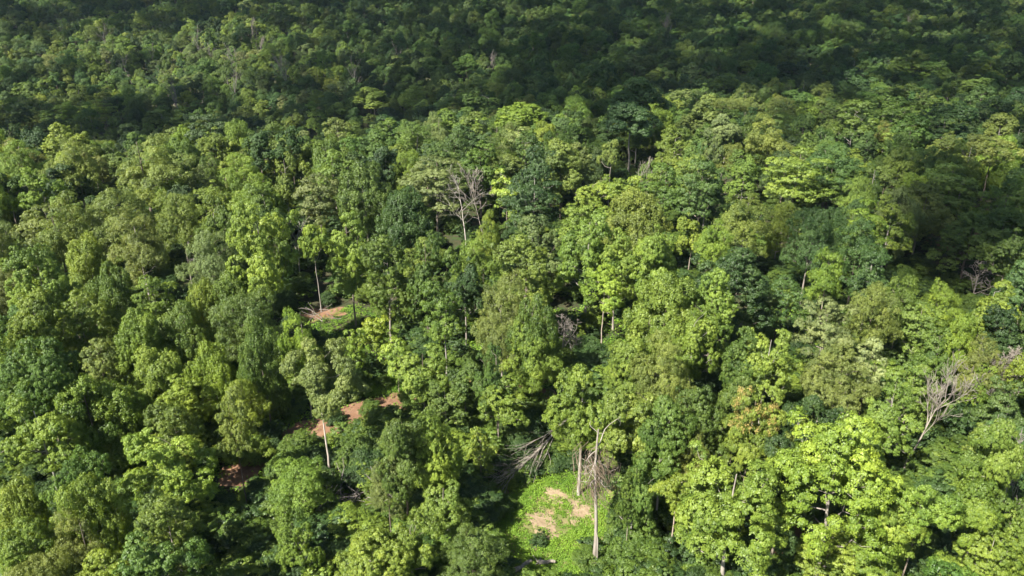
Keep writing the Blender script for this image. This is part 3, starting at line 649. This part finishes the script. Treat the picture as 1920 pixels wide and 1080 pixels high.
# ------------------------------------------------------------------ labels of the single trees
MARK = [(1108, 960, 'the bare trunk'), (985, 870, 'the fallen tree'), (860, 395, 'the white dead tree'), (1420, 775, 'the orange-seeded tree'), (1590, 900, 'the big yellow-green crown'), (630, 790, 'the track bend'),
        (460, 880, 'the lower track end'), (1180, 240, 'the tall forked ridge tree'), (1512, 480, 'the grey twiggy tree'), (1745, 770, 'the leaning twig tree'), (320, 880, 'the bright lower-left crown'), (470, 440, 'the big domed crown'),
        (260, 290, 'the broad feathery crown'), (1815, 530, 'the gully'), (740, 735, 'the green bank'), (1125, 600, 'the long bare stem'), (10, 540, 'the left edge'), (1910, 950, 'the lower right corner'), (10, 1070, 'the lower left corner'),
        (1590, 170, 'the dark domed ridge tree'), (1910, 200, 'the upper right edge'), (980, 230, 'the bright ridge crown'), (640, 200, 'the ridge notch'), (100, 200, 'the left ridge end'), (700, 600, 'the yellow saplings'), (1300, 380, 'the ridge trunks'), (700, 1060, 'the bottom yellow bush'), (1250, 1050, 'the leaning trunk')]
def where(u, v):
    k = min(MARK, key=lambda m_: (m_[0] - u) ** 2 + (m_[1] - v) ** 2); dx, dy = u - k[0], v - k[1]; d = math.hypot(dx, dy)
    if d < 28: return 'at ' + k[2]
    a = math.degrees(math.atan2(-dy, dx)) % 360
    return ('just ' if d < 75 else '') + ['right of', 'above and right of', 'above', 'above and left of', 'left of', 'below and left of', 'below', 'below and right of'][int((a + 22.5) // 45) % 8] + ' ' + k[2]
ORD = ['leftmost', 'second', 'third', 'fourth', 'fifth', 'sixth', 'seventh', 'eighth']
by = {}
for t in TREES:
    px_ = t['w'] * FPX / max(project((t['x'], t['y'], T(t['x'], t['y']) + 8))[2], 1)
    size = 'large' if px_ > 125 else 'small' if px_ < 75 else 'medium'
    t['lab'] = f"{size} {TONE_W[t['tone']]} {KIND_W[t['kind']]} {where(t['u'], t['v'])}"; by.setdefault(t['lab'], []).append(t)
for lab, ts in by.items():
    for k, t in enumerate(sorted(ts, key=lambda q: q['u'])):
        tag(t['o'], lab if len(ts) == 1 else ORD[k] + ' ' + lab, 'sapling' if t['kind'] == 'S' else 'tree', 'young saplings' if t['kind'] == 'S' else 'leafy trees of the near wood')
fd = [o for o in COL.objects if '_far' in o]
fd.sort(key=lambda o: o['_far'][0])
def far_row(u, v): return 'left' if u < 330 else 'left middle' if u < 700 else 'middle' if u < 1300 else 'right'
rows = {}
for o in fd: rows.setdefault(far_row(*o['_far']), []).append(o)
NUM = ['first', 'second', 'third', 'fourth', 'fifth', 'sixth', 'seventh', 'eighth', 'ninth', 'tenth', 'eleventh', 'twelfth', 'thirteenth', 'fourteenth', 'fifteenth', 'sixteenth', 'seventeenth', 'eighteenth', 'nineteenth', 'twentieth']
for rname, os_ in rows.items():
    for k, o in enumerate(os_): o['label'] = f'grey leafless tree on the far hill, {NUM[k]} from left in its {rname} part'
for o in fd: del o['_far']

# ------------------------------------------------------------------ the cloud whose shade lies on the hill
def shade(x, y):
    q = x / np.maximum(y, 1)
    hill = sstep(0, 36, y - (188 + 62 * np.clip(q, -.6, .6)) + 7 * np.sin(x * .07))
    left = sstep(-.12, -.36, q) * (1 - sstep(400, 460, y + 14 * np.sin(x * .05))) * sstep(295, 335, y) * (.84 + .16 * np.sin(x * .06 + 1) * np.sin(y * .05))
    s = .80 * hill * (1 - .95 * left)
    right = sstep(.15, .5, q) * sstep(75, 110, y)
    return np.clip(np.maximum(s, .40 * np.maximum(right, sstep(.0, .2, q) * sstep(125, 160, y))), 0, .9)
rc = np.random.default_rng(4); Hc = 900.0; rp = 7.0
area = 1500 * 860; npt = int(area / (math.pi * rp * rp) * 2.3)
x = rc.uniform(-750, 750, npt); y = rc.uniform(40, 900, npt)
keep = rc.random(npt) < -np.log(1 - shade(x, y)) / 2.3; x, y = x[keep], y[keep]
base = np.c_[x, y, T(x, y)]; kk = (Hc + rc.normal(0, 10, len(x)) - base[:, 2]) / S[2]; base = base + S[None] * kk[:, None]
import bmesh
bm = bmesh.new(); bmesh.ops.create_icosphere(bm, subdivisions=1, radius=1); iv = np.array([v.co for v in bm.verts]); jf = np.array([[v.index for v in f.verts] for f in bm.faces]); bm.free()
sc_ = rc.uniform(.6, 1.35, len(base)) * rp
V = (base[:, None] + iv[None] * sc_[:, None, None] * (1 + rc.normal(0, .12, (len(base), len(iv), 1)))).reshape(-1, 3)
F = (jf[None] + (np.arange(len(base)) * len(iv))[:, None, None]).reshape(-1, 3)
o = obj('clouds', mesh_np('clouds', V, F, M_CLOUD, True)); tag(o, 'broken white cloud high over the wood', 'cloud', kind='stuff')
import sys; print('cloud puffs', len(base), file=sys.stderr); print( 'tris', sum(len(m.polygons) * 2 for m in bpy.data.meshes))

# ------------------------------------------------------------------ the air
m, N, L = new_mat('air')
pv = N.new('ShaderNodeVolumePrincipled'); pv.inputs['Color'].default_value = (.62, .80, 1.0, 1); pv.inputs['Density'].default_value = 0.000045; pv.inputs['Anisotropy'].default_value = 0.0
om = N.new('ShaderNodeOutputMaterial'); L.new(pv.outputs[0], om.inputs['Volume'])
hx, hy0, hy1, hz0, hz1 = 1000, -300, 1000, -45, 175
V = [(x, y, z) for z in (hz0, hz1) for x, y in ((-hx, hy0), (hx, hy0), (hx, hy1), (-hx, hy1))]
o = obj('haze', mesh_np('haze', V, [(0, 3, 2, 1), (4, 5, 6, 7), (0, 1, 5, 4), (1, 2, 6, 5), (2, 3, 7, 6), (3, 0, 4, 7)], m)); tag(o, 'thin bluish haze over the wooded valley', 'haze', kind='stuff')
